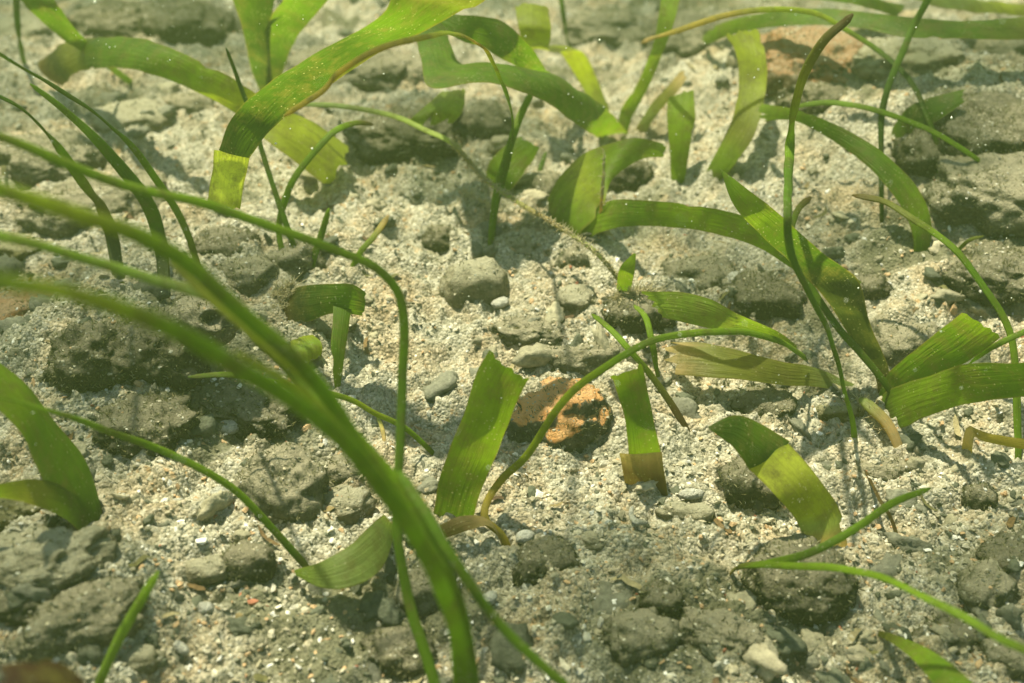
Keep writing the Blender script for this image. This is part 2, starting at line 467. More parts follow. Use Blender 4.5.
PAL = np.array([(.50, .45, .33), (.40, .35, .24), (.60, .56, .45), (.30, .27, .18), (.17, .165, .12), (.10, .105, .07), (.50, .33, .18), (.76, .73, .66), (.36, .14, .08)])
def scatter(name, label, n, base, size, jit, palette_w, sink=.25, flat=.6, seed=1, region='view'):
    bv, bf = base
    # more of them near the lens, fewer where they could not be told apart
    t = rng.uniform(0, 1, n)
    y = .75 * (7.5 / .75) ** t
    half = 1.1 + .56 * y
    x = rng.uniform(-1, 1, n) * half
    d, r = cell2(x * 1.7, y * 1.7, seed + 40)
    keep = rng.uniform(0, 1, n) < .35 + .65 * np.clip(noise2(x * 2.5, y * 2.5, seed) * 1.6 + .6, 0, 1)
    x, y = x[keep], y[keep]; n = len(x)
    s = size[0] * (size[1] / size[0]) ** (rng.uniform(0, 1, n) ** jit)
    z = ground(x, y) + micro(x, y) + s * flat * (.5 - 1.6 * sink)
    V = bv[None] * (1 + .28 * rng.standard_normal((n, len(bv), 1)).clip(-1.5, 1.5) * (1 if len(bv) < 50 else .4))
    if len(bv) >= 40:
        off = rng.uniform(0, 99, (n, 3))
        q = bv[None] * 1.4 + off[:, None]
        V = bv[None] * (1 + .6 * noise3(q[..., 0], q[..., 1], q[..., 2], 5) + .32 * noise3(q[..., 0] * 2.7, q[..., 1] * 2.7, q[..., 2] * 2.7, 6) + .2 * noise3(q[..., 0] * 6, q[..., 1] * 6, q[..., 2] * 6, 7))[..., None]
    el = np.stack([rng.uniform(.8, 1.5, n), rng.uniform(.6, 1.0, n), rng.uniform(.5, 1.1, n) * flat], -1)
    V = V * el[:, None] * s[:, None, None]
    V = np.einsum('nij,nkj->nki', rot_rand(n), V)
    V += np.stack([x, y, z], -1)[:, None]
    w = np.array(palette_w, float); w /= w.sum()
    ci = rng.choice(len(PAL), n, p=w)
    C = PAL[ci] * rng.uniform(.75, 1.2, (n, 1))
    Cv = np.repeat(C[:, None], len(bv), 1).reshape(-1, 3)
    Fc = (bf[None] + (np.arange(n) * len(bv))[:, None, None]).reshape(-1, 3)
    me = mesh_np(name, V.reshape(-1, 3), Fc, len(bv) > 20, Cv)
    o = link(name, me, M_GRAIN)
    tag(o, label, None, None, 'stuff')
    print(name, n, len(Fc))

scatter('sand_grains', 'coarse sand grains and shell crumbs over the seabed', 95000, ICO1, (.0025, .0085), 1.4, [6, 5, 5, 4, 4, 4, 5, 2.6, .25], seed=1)
scatter('gravel', 'pale and grey coral gravel over the seabed', 6000, ICO1, (.006, .015), 2.2, [5, 5, 4, 5, 5, 4, 2, 1.0, .1], seed=2, sink=.3)
scatter('coral_rubble', 'lumpy algae coated coral rubble half sunk in sand', 1700, ICO3, (.015, .050), 2.0, [.3, 2, 0, 6, 9, 9, 0, 0, 0], seed=3, sink=.42, flat=.6)

# ------------------------------------------------------------------ rocks and stones
def rock(name, label, px, py, rx, ry, mat='grey', rot=0.0, rough=1.0, lift=.3, sub=4, seed=None, cat='rock', group=None, zoff=0.0, flat=None, hole=None):
    p, t = at(px, py, zoff)
    th = math.asin(min(.99, -ray(px, py)[2] / np.linalg.norm(ray(px, py))))
    if rx > 34: rx, ry = rx * .9, ry * .9
    wx = rx * t / F; app = ry * t / F
    wy = min(.85 * wx, .8 * app / math.sin(th))
    wz = math.sqrt(max(app ** 2 - (wy * math.sin(th)) ** 2, (.3 * app) ** 2)) / math.cos(th)
    v, f = (ICO3, ICO4, ICO5)[sub - 3]
    v = v.copy()
    sd = seed if seed is not None else int(px * 7 + py * 13)
    wz = max(wz, .42 * wx)                                          # sunk deeper rather than flattened
    ax = np.array([wx, wy, wz]); m = (wx * wy * wz) ** (1 / 3)
    q = v * ax / m + (sd % 97) * 1.37
    nz3 = lambda fr, k: noise3(q[:, 0] * fr, q[:, 1] * fr, q[:, 2] * fr, sd + k)
    k = 1 + rough * (.30 * nz3(.9, 0) + .26 * nz3(2.1, 1) + .10 * nz3(4.6, 2) + .07 * nz3(9, 3) + .055 * nz3(18, 4) + .035 * nz3(36, 5))
    k -= rough * .55 * np.clip(nz3(3.4, 9) - .3, 0, 1)
    v = np.sign(v) * np.abs(v) ** .9
    v = v * k[:, None]
    if hole is not None:
        hd = np.array(hole, float); hd /= np.linalg.norm(hd)
        un = v / np.linalg.norm(v, axis=1)[:, None]
        a = np.arccos(np.clip(un @ hd, -1, 1))
        v *= (1 - .75 * np.exp(-(a / .2) ** 2) + .10 * np.exp(-((a - .36) / .12) ** 2))[:, None]
    v = v * ax
    c, s = math.cos(rot), math.sin(rot)
    # rot turns the stone as seen from the camera: about the vertical mostly
    v = v @ np.array([[c, -s, 0], [s, c, 0], [0, 0, 1]]).T
    # its top shows where the photograph has it; the rest is under the sand
    top = app / math.cos(th) * .62
    p2, _ = at(px, py, zoff + .22 * app)
    loc = (p2[0], p2[1], p2[2] + min(0.0, top - wz * .85))
    me = mesh_np(name, v, f)
    o = link(name, me, M_ROCK[mat], None, loc)
    tag(o, label, cat, group)
    if max(rx, ry) > 14:
        tri = v[f]; nn = np.cross(tri[:, 1] - tri[:, 0], tri[:, 2] - tri[:, 0]); ar = np.linalg.norm(nn, axis=1)
        nn = nn / (ar[:, None] + 1e-12); cen = tri.mean(1)
        ok = (cen[:, 2] > -.3 * wz)
        if mat in TURFY:
            n = int(min(2600, ar[ok].sum() / 2 * TURFY[mat]))
            w = ar * ok * (.25 + np.clip(.5 + 1.5 * noise3(q[f[:, 0], 0] * 2, q[f[:, 0], 1] * 2, q[f[:, 0], 2] * 2, 77), 0, 2)); i = rng.choice(len(f), n, p=w / w.sum())
            turf('turf', cen[i], nn[i], o)
        w = ar * ok * np.clip(nn[:, 2], 0, 1) ** 2
        n = int(min(500, w.sum() * 900)); i = rng.choice(len(f), n, p=w / w.sum())
        sz = rng.uniform(.0015, .0052, n)
        bv, bf = ICO1
        G = bv[None] * sz[:, None, None] * (1 + .3 * rng.standard_normal((n, len(bv), 1)).clip(-1, 1)) * np.array([1, 1, .7]) + cen[i][:, None]
        C = PAL[rng.choice(len(PAL), n, p=np.array([6, 6, 3, 5, 3, 2, 1, .5, .1]) / 26.6)]
        g = link('sediment', mesh_np('sediment', G.reshape(-1, 3), (bf[None] + (np.arange(n) * len(bv))[:, None, None]).reshape(-1, 3), False, np.repeat(C[:, None], len(bv), 1).reshape(-1, 3)), M_GRAIN, o)
        tag(g, kind='stuff')
    return o

def turf(name, P0, N0, parent=None, size=(.006, .019)):
    n = len(P0)
    l = rng.uniform(*size, n)[:, None] * .75
    d = N0 + .75 * rng.standard_normal((n, 3)); d /= np.linalg.norm(d, axis=1)[:, None]
    a = np.cross(d, rng.standard_normal((n, 3))); a /= np.linalg.norm(a, axis=1)[:, None] + 1e-9
    b0 = np.cross(d, a); wd = .0013
    V = np.stack([P0 - a * wd - d * .002, P0 + a * wd - d * .002, P0 + d * l * .6 + b0 * l * .15 + a * wd * .7, P0 + d * l + b0 * l * .45], 1).reshape(-1, 3)
    k = (np.arange(n) * 4)[:, None]
    Fc = np.concatenate([k + np.array([[0, 1, 2]]), k + np.array([[0, 2, 3]])])
    base = np.array([(.12, .118, .06), (.17, .16, .085), (.26, .24, .14), (.09, .092, .045)])
    C = np.repeat(base[rng.integers(0, 4, n)][:, None], 4, 1).reshape(-1, 3)
    o = link(name, mesh_np(name, V, Fc, True, C), M_TURF, parent)
    tag(o, kind='stuff')
    return o
TURFY = {'dark': 9000, 'grey': 5500, 'rust': 5000, 'gold': 6000, 'orange': 5000, 'pale': 1200}

def seabed_turf():
    n = 60000
    y = .8 * (6.5 / .8) ** rng.uniform(0, 1, n); x = rng.uniform(-1, 1, n) * (1.0 + .5 * y)
    keep = film(x, y) + .5 * noise2(x * 14, y * 14, 51) > rng.uniform(.45, 1.1, n)
    x, y = x[keep], y[keep]
    P0 = np.stack([x, y, ground(x, y) + micro(x, y)], -1)
    N0 = np.repeat(np.array([[0, 0, 1.]]), len(x), 0)
    o = turf('algal_turf', P0, N0, None, (.005, .016))
    o['label'] = 'short brown green algal turf over the darker sand'
    print('turf', len(x))
seabed_turf()

ROCKS = [
 # px, py, rx, ry, material, rot, rough, label
 (45, 566, 72, 34, 'pale', .3, 1.2, 'large sandy rock ledge under the yellow algae at the left edge'),
 (78, 622, 78, 34, 'grey', .5, 1.0, 'long grey rock below the sandy ledge in the lower left corner'),
 (18, 604, 40, 22, 'dark', .2, .9, 'dark low rock between the two large rocks in the lower left'),
 (20, 512, 48, 20, 'gold', .1, 1.1, 'rock coated in yellow algae behind the wide leaf at left'),
 (286, 490, 52, 46, 'grey', -.6, .75, 'smooth elongated grey stone pointing at the large upright leaf'),
 (247, 566, 27, 23, 'dark', 0, .45, 'small dark round cobble right of the long diagonal stem base'),
 (88, 366, 46, 46, 'dark', .3, 1.0, 'dark boxy rock at the left end of the dark pile'),
 (152, 352, 62, 46, 'dark', -.1, 1.0, 'wide dark rock in the middle of the dark pile at left'),
 (148, 428, 52, 34, 'dark', .1, .9, 'dark rock with a white fleck in front of the dark pile'),
 (250, 412, 56, 30, 'dark', -.3, 1.0, 'dark rock under the crossing foreground stems'),
 (352, 470, 26, 20, 'grey', .3, .9, 'small lumpy grey stone beside the merging foreground stems'),
 (345, 505, 30, 18, 'pale', 0, .9, 'tan stone just above the pale fallen leaf'),
 (248, 278, 30, 24, 'grey', .2, .8, 'round sandy cobble behind the foreground stems'),
 (293, 268, 28, 28, 'grey', .5, .9, 'taller grey cobble touching the foot of the crossed stems'),
 (226, 246, 34, 18, 'dark', 0, .8, 'flat dark stone behind the round sandy cobble'),
 (28, 310, 44, 24, 'rust', 0, 1.0, 'reddish brown encrusted rock at the left edge above the dark pile'),
 (18, 250, 40, 16, 'gold', 0, 1.0, 'low rock with yellow turf at the left edge'),
 (90, 205, 85, 26, 'grey', .1, 1.0, 'long low grey rock under the blurred upper left stems'),
 (50, 158, 60, 24, 'grey', 0, .9, 'broad grey mound rock at left behind the thin stems'),
 (130, 118, 44, 18, 'pale', .2, 1.0, 'pale lumpy rock just below the wide brown ended leaf'),
 (190, 105, 26, 14, 'grey', 0, .8, 'small grey rock right of the pale lumpy rock'),
 (188, 28, 50, 28, 'dark', 0, .8, 'almost black rock at the top left behind the wide leaf'),
 (118, 22, 52, 22, 'dark', 0, .8, 'dark rock left of the almost black rock at the top'),
 (30, 30, 40, 18, 'pale', 0, .9, 'pale rock in the top left corner'),
 (350, 70, 60, 26, 'grey', .2, 1.0, 'grey rock behind the yellow arching stem'),
 (408, 138, 58, 30, 'dark', -.1, 1.0, 'dark algae covered rock under the pale torn leaf'),
 (484, 128, 36, 34, 'grey', 0, .7, 'rounded grey green boulder behind the small upright stem'),
 (395, 72, 50, 20, 'grey', 0, 1.0, 'low grey rock behind the arching stem top'),
 (540, 188, 26, 18, 'grey', 0, .8, 'small grey stone right of the stubby leaf'),
 (620, 175, 34, 22, 'dark', 0, .9, 'dark rock under the pale diagonal leaf'),
 (700, 40, 60, 26, 'grey', 0, 1.0, 'hazy grey rock at the top behind the orange stem tip'),
 (610, 30, 50, 20, 'grey', 0, 1.0, 'hazy grey rock at the top right of the yellow leaf'),
 (474, 286, 34, 32, 'pale', .1, .45, 'round pale sand crusted cobble in the sunlit centre'),
 (528, 334, 46, 17, 'grey', 0, 1.0, 'low gravelly stone right below the round pale cobble'),
 (590, 358, 66, 15, 'grey', .1, .9, 'flat grey slab behind the orange topped stone'),
 (560, 420, 54, 46, 'orange', .1, .8, 'dark stone with a bright orange crust on top'),
 (547, 560, 31, 21, 'dark', 0, .5, 'smooth dark oval pebble in front of the curled stem'),
 (528, 574, 15, 17, 'dark', .3, .9, 'dark fragment touching the smooth oval pebble'),
 (572, 262, 16, 15, 'grey', .4, .7, 'small upright grey pebble in the sunlit sand'),
 (612, 540, 46, 13, 'pale', .1, .6, 'flat pale sandy slab in front of the brown ended leaf'),
 (686, 514, 36, 12, 'pale', -.2, .8, 'flat tan slab with a shaded edge right of the brown ended leaf'),
 (800, 582, 62, 46, 'dark', .1, .6, 'big round dark rock under the forked stem'),
 (756, 490, 32, 30, 'dark', 0, .9, 'dark turf covered stone beneath the drooping leaf'),
 (722, 636, 50, 26, 'grey', -.2, .9, 'flat grey slab with a raised front edge at the bottom'),
 (640, 640, 40, 30, 'grey', .4, 1.0, 'dark mottled lump on the sand at the bottom centre'),
 (978, 500, 18, 17, 'dark', 0, .7, 'small dark pebble in the sand at the right'),
 (985, 588, 32, 22, 'grey', .7, .9, 'grey stone above the lower right stem'),
 (1010, 556, 36, 22, 'dark', .3, .9, 'dark stone at the right edge above the lower right stem'),
 (950, 640, 36, 22, 'dark', 0, 1.0, 'dark rubble stone below the lower right stem'),
 (1012, 660, 36, 24, 'grey', 0, 1.0, 'grey stone in the lower right corner'),
 (760, 298, 44, 28, 'dark', -.1, .8, 'low dark algae mound behind the light green leaf'),
 (700, 275, 34, 18, 'grey', 0, .9, 'sandy grey stone left of the dark algae mound'),
 (868, 288, 20, 14, 'dark', 0, .8, 'small dark stone right of the folded leaf'),
 (900, 340, 40, 24, 'grey', 0, .9, 'grey stone behind the cut leaf at right'),
 (764, 406, 34, 17, 'dark', 0, .7, 'low dark stone behind the drooping leaf tip'),
 (835, 412, 36, 14, 'gold', 0, .9, 'low mound with yellow green turf left of the leaf base'),
 (640, 312, 34, 22, 'dark', 0, 1.0, 'brown turf lump at the foot of the small upright leaf'),
 (575, 300, 22, 14, 'pale', 0, .8, 'pale pinkish pebble beside the brown turf lump'),
 (990, 128, 72, 34, 'dark', .1, 1.0, 'large craggy dark rock on top of the right hand pile'),
 (1000, 195, 74, 42, 'grey', -.2, 1.0, 'largest craggy rock in the right hand pile'),
 (1000, 275, 56, 28, 'dark', .1, .9, 'dark rock at the foot of the right hand pile'),
 (930, 150, 40, 24, 'dark', .2, 1.0, 'dark rock behind the end of the light stem in the pile'),
 (812, 66, 74, 42, 'rust', 0, .8, 'rusty orange and grey boulder behind the bent brown tipped stem'),
 (765, 58, 40, 22, 'pale', 0, .8, 'pale boulder between the yellow leaf and the rusty boulder'),
 (910, 62, 60, 28, 'pale', 0, .9, 'pale boulder at the top right'),
 (925, 45, 26, 10, 'orange', 0, .9, 'small orange crusted stone on the pale boulder'),
 (990, 52, 56, 26, 'grey', 0, .9, 'hazy grey boulder in the top right corner'),
 (820, 95, 46, 16, 'dark', 0, .9, 'shaded dark stone at the foot of the rusty boulder'),
 (440, 238, 18, 14, 'dark', 0, .9, 'small dark turf tuft stone left of the upright stem'),
 (660, 600, 22, 18, 'dark', 0, 1.0, 'small dark lump above the mottled lump'),
 (400, 655, 44, 26, 'dark', 0, 1.0, 'dark lump in the sand at the bottom behind the stems'),
 (430, 590, 36, 30, 'grey', .2, 1.0, 'mottled grey lump behind the lower foreground stems'),
 (140, 660, 22, 14, 'pale', .2, .7, 'small pale pebble between the short stem and the corner rocks'),
 (205, 570, 24, 14, 'pale', .2, .6, 'pale flat pebble left of the dark round cobble'),
 (330, 330, 26, 18, 'grey', .2, .9, 'grey stone behind the narrow hanging leaf'),
 (515, 250, 22, 12, 'grey', .2, .9, 'low sandy stone at the foot of the upright stem'),
 (880, 470, 30, 14, 'grey', .2, .9, 'low grey stone in front of the tan sheath'),
]
for r in ROCKS:
    big = max(r[2], r[3]) > 45
    rock('rock' if r[2] > 34 else 'stone', r[7], r[0], r[1], r[2], r[3], r[4], r[5], r[6], sub=5 if big else 4, cat='rock' if r[2] > 34 else 'stone')
rock('sponge_rock', 'rounded grey rock with a round hole on top of the dark pile', 204, 318, 34, 27, 'grey', 0, .45, sub=5, zoff=.26, hole=(.42, -.72, .55))

SHELLS = [
 (525, 537, 10, 7, 'bright white shell flake right of the curled stem foot'),
 (490, 598, 9, 6, 'white shell flake beside the lower foreground stems'),
 (181, 648, 10, 5, 'white shell flake in the lower left sand'),
 (206, 608, 8, 6, 'pale shell flake below the dark round cobble'),
 (222, 494, 12, 7, 'white shell chip left of the smooth elongated stone'),
 (142, 421, 11, 6, 'white chip lying on the front dark rock'),
 (177, 502, 7, 4, 'small white chip under the long diagonal stem'),
 (500, 303, 9, 5, 'white chip beside the round pale cobble'),
 (692, 494, 12, 5, 'tan shell flake on the flat tan slab'),
 (735, 280, 13, 8, 'pale shell flake left of the algae mound'),
 (229, 427, 11, 7, 'white broken shell under the crossing stems'),
]
for px, py, a, h, lb in SHELLS:
    rock('shell_fragment', lb, px, py, a, h, 'white', rng.uniform(-1, 1), .7, sub=3, cat='shell', zoff=.02)

# ------------------------------------------------------------------ seagrass
COL = dict(Z=(.44, .50, .06), G=(.072, .135, .007), D=(.040, .080, .007), Y=(.21, .255, .018), L=(.15, .225, .025), B=(.085, .055, .018), T=(.34, .26, .12),  # Z is a yellow with sunlight painted in
           O=(.13, .145, .022), A=(.27, .22, .035), P=(.30, .36, .10), K=(.035, .05, .012), R=(.030, .012, .007), S=(.16, .21, .06), E=(.125, .20, .009))

def colours(stops, n):
    s = [np.array(COL[c]) for c in stops]
    if len(s) == 1: return np.repeat(s[0][None], n, 0)
    x = np.linspace(0, len(s) - 1, n); i = np.minimum(x.astype(int), len(s) - 2); t = (x - i)[:, None]
    t = t * t * (3 - 2 * t)
    return np.array(s)[i] * (1 - t) + np.array(s)[i + 1] * t

BASES = {}
def finish(name, V, Fc, C, UV, parent, base, label, cat, group):
    base = np.array(base)
    if parent is not None:
        base0 = np.array(parent.location)
        me = mesh_np(name, V - base0, Fc, True, C, UV)
        o = link(name, me, M_LEAF, parent)
        if label: tag(o, label)
    else:
        me = mesh_np(name, V - base, Fc, True, C, UV)
        o = link(name, me, M_LEAF, None, tuple(base))
        tag(o, label, cat, group)
    return o

def strap(st, cols, label=None, name='seagrass', parent=None, tear=.04, tear0=0.0, camber=.07, base_end=-1, seed=None, wav=.035, cat='seagrass', group=None):
    """flat blade from stations (xa,ya,xb,yb,z[,dz]): its two rims"""
    A, B_ = [], []
    for s in st:
        dz = s[5] if len(s) > 5 else 0
        A.append(at(s[0], s[1], max(0, s[4] + dz / 2))[0]); B_.append(at(s[2], s[3], max(0, s[4] - dz / 2))[0])
    A, B_ = np.array(A), np.array(B_)
    if st[base_end][4] <= .001:
        A[base_end][2] -= .03; B_[base_end][2] -= .03
    L = np.linalg.norm(np.diff((A + B_) / 2, axis=0), axis=1).sum()
    nr = int(np.clip(L / .016, 14, 200)); nc = 11
    fine = 400
    AB = catmull(np.hstack([(A + B_) / 2, A, B_]), fine)
    a, b = AB[:, 3:6], AB[:, 6:9]
    u = np.linspace(0, 1, nc)
    sd = seed if seed is not None else int(st[0][0] * 3 + st[0][1] * 11 + 5)
    jag = noise2(u * 6 + sd, 0 * u, sd) * .9 + noise2(u * 17 + sd, 0 * u + 3, sd) * .6
    jag0 = noise2(u * 6 + sd + 50, 0 * u, sd + 4)
    T = np.linspace(0, 1, nr)[:, None]
    lo = tear0 * (.5 + jag0)[None]; hi = 1 - tear * (.5 + jag)[None]
    S = lo + T * (hi - lo)
    S = np.clip(S, 0, 1) * (fine - 1)
    i = np.minimum(S.astype(int), fine - 2); t = (S - i)[..., None]
    aa = a[i] * (1 - t) + a[i + 1] * t; bb = b[i] * (1 - t) + b[i + 1] * t
    w = np.linalg.norm(bb - aa, axis=-1, keepdims=True)
    tt = np.broadcast_to(T, (nr, nc))
    uu = u[None] + 0 * tt
    ej = 1 + wav * 2 * noise2(tt * L * 14 + sd, np.sign(uu - .5) * 3 + sd, sd + 7)
    bite = np.clip(noise2(tt * L * 9 + sd * 1.7, np.sign(uu - .5) * 5 + sd, sd + 17) - .42, 0, .5) * 1.1
    un = .5 + (uu - .5) * (ej - bite)
    Pm = aa * (1 - un[..., None]) + bb * un[..., None]
    tan = np.gradient(Pm, axis=0); acr = bb - aa
    nrm = np.cross(tan, acr); nrm /= np.linalg.norm(nrm, axis=-1, keepdims=True) + 1e-9
    nrm *= np.where(nrm[..., 2:3].mean(axis=1, keepdims=True) < 0, -1, 1)
    Pm = Pm + nrm * w * (camber * (1 - (2 * uu - 1) ** 2) + .05 * noise2(tt * L * 5 + sd, uu * 1.2, sd + 8))[..., None]
    UV = np.stack([uu, tt * L * 10], -1).reshape(-1, 2)
    C = np.repeat(colours(cols, nr)[:, None], nc, 1)
    C = C * (1 + .12 * noise2(tt * L * 6, uu * 1.5 + sd, sd + 2))[..., None]
    base = ((A[base_end] + B_[base_end]) / 2)
    return finish(name, Pm.reshape(-1, 3), grid_faces(nr, nc), C.reshape(-1, 3), UV, parent, base, label, cat, group)

def stem(pts, cols, label=None, name='thin_seagrass', parent=None, base_end=-1, flatness=.35, seed=None, cat='seagrass', group=None, knob=False, tapers=True):
    """narrow round-edged blade from (x,y,z,width)"""
    Q = []
    for s in pts:
        p, t = at(s[0], s[1], s[2]); Q.append([*p, s[3] * t / F])
    Q = np.array(Q)
    if pts[base_end][2] <= .001: Q[base_end][2] -= .03
    L = np.linalg.norm(np.diff(Q[:, :3], axis=0), axis=1).sum()
    nr = int(np.clip(L / .018, 16, 220)); nc = 8
    W = catmull(Q, nr)
    c, w = W[:, :3], W[:, 3].clip(.002)
    sd = seed if seed is not None else int(pts[0][0] * 5 + pts[0][1] * 3)
    s = np.linspace(0, 1, nr)
    w = w * (.86 if w.max() < .03 else .84) * (1 + .09 * noise2(s * L * 9 + sd, 0 * s, sd))
    if tapers:
        end = np.minimum(np.minimum(s, 1 - s) * L / .02, 1)
        w = w * np.sqrt(.12 + .88 * end)
    c = c + .0035 * np.stack([noise2(s * L * 6, 0 * s + k, sd + k) for k in range(3)], -1)
    tan = np.gradient(c, axis=0); tan /= np.linalg.norm(tan, axis=1, keepdims=True) + 1e-9
    # broad side turned half up, half towards the open water
    ref = np.array([.15, -.55, .8]); side = np.cross(tan, ref); side /= np.linalg.norm(side, axis=1, keepdims=True) + 1e-9
    nn = np.cross(side, tan)
    th = np.linspace(0, 2 * np.pi, nc, endpoint=False)
    rr = (w / 2)[:, None, None]
    V = c[:, None] + rr * (np.cos(th)[None, :, None] * side[:, None] + flatness * np.sin(th)[None, :, None] * nn[:, None])
    UV = np.stack([np.repeat((.5 + .35 * np.cos(th))[None], nr, 0), np.repeat((s * L * 10)[:, None], nc, 1)], -1).reshape(-1, 2)
    C = np.repeat(colours(cols, nr)[:, None], nc, 1).reshape(-1, 3) * 1.2
    V = V.reshape(-1, 3); Fc = grid_faces(nr, nc, True)
    # closed ends
    n0 = len(V)
    V = np.vstack([V, c[0], c[-1]]); C = np.vstack([C, C[0], C[-1]]); UV = np.vstack([UV, UV[0], UV[-1]])
    k = np.arange(nc)
    cap0 = np.stack([k, 0 * k + n0, 0 * k + n0, (k + 1) % nc], -1)
    me_f = Fc
    # caps as thin quads split on the centre
    e = (nr - 1) * nc
    caps = []
    for j in range(0, nc, 2):
        caps.append([j, n0, (j + 2) % nc, j + 1]); caps.append([e + j, e + j + 1, e + (j + 2) % nc, n0 + 1])
    Fc = np.vstack([Fc, np.array(caps)])
    return finish(name, V, Fc, C, UV, parent, Q[base_end][:3], label, cat, group)

def shoot(px, py, label, name='seagrass_shoot', z=0.0):
    p, t = at(px, py, z)
    o = bpy.data.objects.new(name, None); o.location = p; o.empty_display_size = .05
    col.objects.link(o); tag(o, label, 'seagrass')
    return o

def fuzz(pts, parent, n=300, length=.03, label=None, spread=1.0, z0=None):
    """short branching filaments growing off a line of places (x,y,z)"""
    Q = np.array([at(*p)[0] for p in pts]); c = catmull(Q, 200)
    V, Fc = [], []
    for k in range(n):
        i = rng.integers(0, 200); p = c[i].copy()
        d = rng.standard_normal(3); d /= np.linalg.norm(d)
        l = length * rng.uniform(.4, 1.3)
        r0 = .0017
        a = np.cross(d, (0, 0, 1.)); a /= np.linalg.norm(a) + 1e-9; b2 = np.cross(d, a)
        bend = rng.standard_normal(3) * l * .35
        for q, r in ((0, r0), (.5, r0 * .8), (1, r0 * .3)):
            o = p + d * l * q * spread + bend * q * q
            for m in range(3):
                an = m * 2.0944
                V.append(o + r * (math.cos(an) * a + math.sin(an) * b2))
        o = k * 9
        for s in (0, 3):
            for m in range(3):
                Fc.append((o + s + m, o + s + (m + 1) % 3, o + s + 3 + (m + 1) % 3, o + s + 3 + m))
    base = np.array(parent.location)
    me = mesh_np('fuzz', np.array(V) - base, np.array(Fc))
    ob = link('fuzz', me, M_FUZZ, parent)
    tag(ob, label, None, None, 'stuff')
    return ob

# --- upper left
strap([(38,62,64,86,.10),(60,46,72,76,.22,.05),(85,38,86,70,.30,.06),(137,38,120,68,.40,.08),(171,48,147,73,.42,.08),(222,72,191,89,.38,.08),(260,96,236,114,.32,.06),
       (308,120,273,147,.22),(352,148,334,190,.08)], 'BKODGGEYYY', 'long arched leaf, brown at its left end and painted sunlit yellow where it droops into the sand', base_end=0, tear=.02, camber=.1)  # yellow stops paint the sunlight on the drooping end
o = strap([(400,-30,500,-8,.98,.1),(381,14,425,32,.92,.1),(340,41,375,55,.86,.1),(308,58,338,78,.82,.1),(260,89,294,109,.72,.08),(232,118,263,139,.64,.04),(219,150,250,158,.57,.0)],
      'OGDDDD', 'broad dark green leaf sweeping down from the top with a folded yellow tip', base_end=0, tear=0)
strap([(214,150,250,157,.57),(213,165,247,170,.53),(210,185,243,190,.47),(207,207,240,212,.41)], 'ZZZZY', 'yellow folded tip, sun brightness painted in', name='folded_tip', parent=o, tear=.08)  # extra bright colour stands in for sun missing here
strap([(5,-15,48,-12,.55),(25,5,60,8,.5),(45,24,72,26,.42),(66,42,84,38,.35),(95,60,100,55,.25),(130,80,136,76,0)], 'GGGD', 'short green leaf in the top left corner passing behind the long arched leaf', tear=0, tear0=.03)
stem([(16,-10,.4,8),(17,20,.3,7),(20,43,.2,6),(24,62,0,5)], 'GG', 'thin green blade in the top left corner')
s = shoot(270, 92, 'pair of broad leaves forming a V at the top behind the dark green leaf')
strap([(226,-14,276,-14,.55),(240,20,272,22,.42),(247,50,270,55,.28),(252,72,272,74,.14),(262,92,274,92,0)], 'GDDK', name='blade', parent=s, tear0=.02, tear=0)
strap([(290,-14,340,-14,.6),(274,12,318,12,.48),(264,35,298,36,.36),(264,60,286,62,.2),(266,92,276,92,0)], 'GGDO', name='blade', parent=s, tear0=.02, tear=0)
stem([(-10,48,.95,10),(34,75,.82,10),(85,106,.68,10),(126,140,.52,9),(164,191,.30,9),(188,235,.12,8),(200,268,0,7)], 'GGGEO', 'dark green stem slanting down from the left edge across the long grey rock')
stem([(-10,92,.75,9),(27,113,.65,10),(58,147,.5,11),(85,185,.35,13),(103,212,.22,14),(114,245,.1,15),(119,292,0,13)], 'GGEOKO', 'narrow blade left of its twin, ending by the dark pile', flatness=.3)
stem([(30,84,.7,6),(68,113,.6,10),(109,154,.45,14),(144,198,.28,17),(160,240,.12,16),(164,298,0,13)], 'LLGGKO', 'narrow light blade widening towards its foot behind the foreground stems', flatness=.3)
stem([(226,48,.62,4),(239,82,.52,5),(253,120,.42,6),(263,154,.33,6),(273,188,.25,6),(287,226,.16,7),(300,260,.06,6),(311,286,0,6)], 'DGGGE', 'thin dark stem crossing in front of the folded yellow tip')
s = shoot(300, 285, 'tuft of thin curved stems by the taller grey cobble')
stem([(373,124,.34,7),(357,123,.37,8),(340,128,.38,8),(325,140,.36,8),(297,174,.27,8),(284,202,.18,8),(279,232,.08,7),(290,275,0,7)], 'BEEEEO', name='stem', parent=s)
stem([(329,208,.22,6),(321,236,.13,8),(311,269,.04,8),(308,290,0,7)], 'EGG', name='stem', parent=s)
stem([(388,216,.16,7),(374,236,.13,7),(358,256,.09,7),(343,282,0,6)], 'TEE', 'short stem with a brown tip behind the arching foreground stem')
s = shoot(300, 300, 'dark leaf with furry tan foot and a narrow leaf hanging from it')
strap([(366,292,364,316,.14,.04),(352,284,346,314,.17,.08),(332,284,330,314,.16,.08),(308,285,308,321,.1,.08),(286,290,284,324,.02,.02)], 'GGDKB', name='blade', parent=s, tear0=.03)
strap([(333,284,353,286,.17),(333,314,351,312,.14),(331,350,346,345,.09),(335,392,340,390,.01)], 'EGGE', name='blade', parent=s, tear=.02)
fuzz([(272,300,.02),(280,292,.06),(292,286,.08),(276,312,.02)], s, 260, .03)
strap([(290,340,312,334,.06),(292,355,322,345,.07),(300,366,320,362,.04)], 'YLY', 'small yellow leaf scrap behind the crossing foreground stems', tear=.2, tear0=.1)

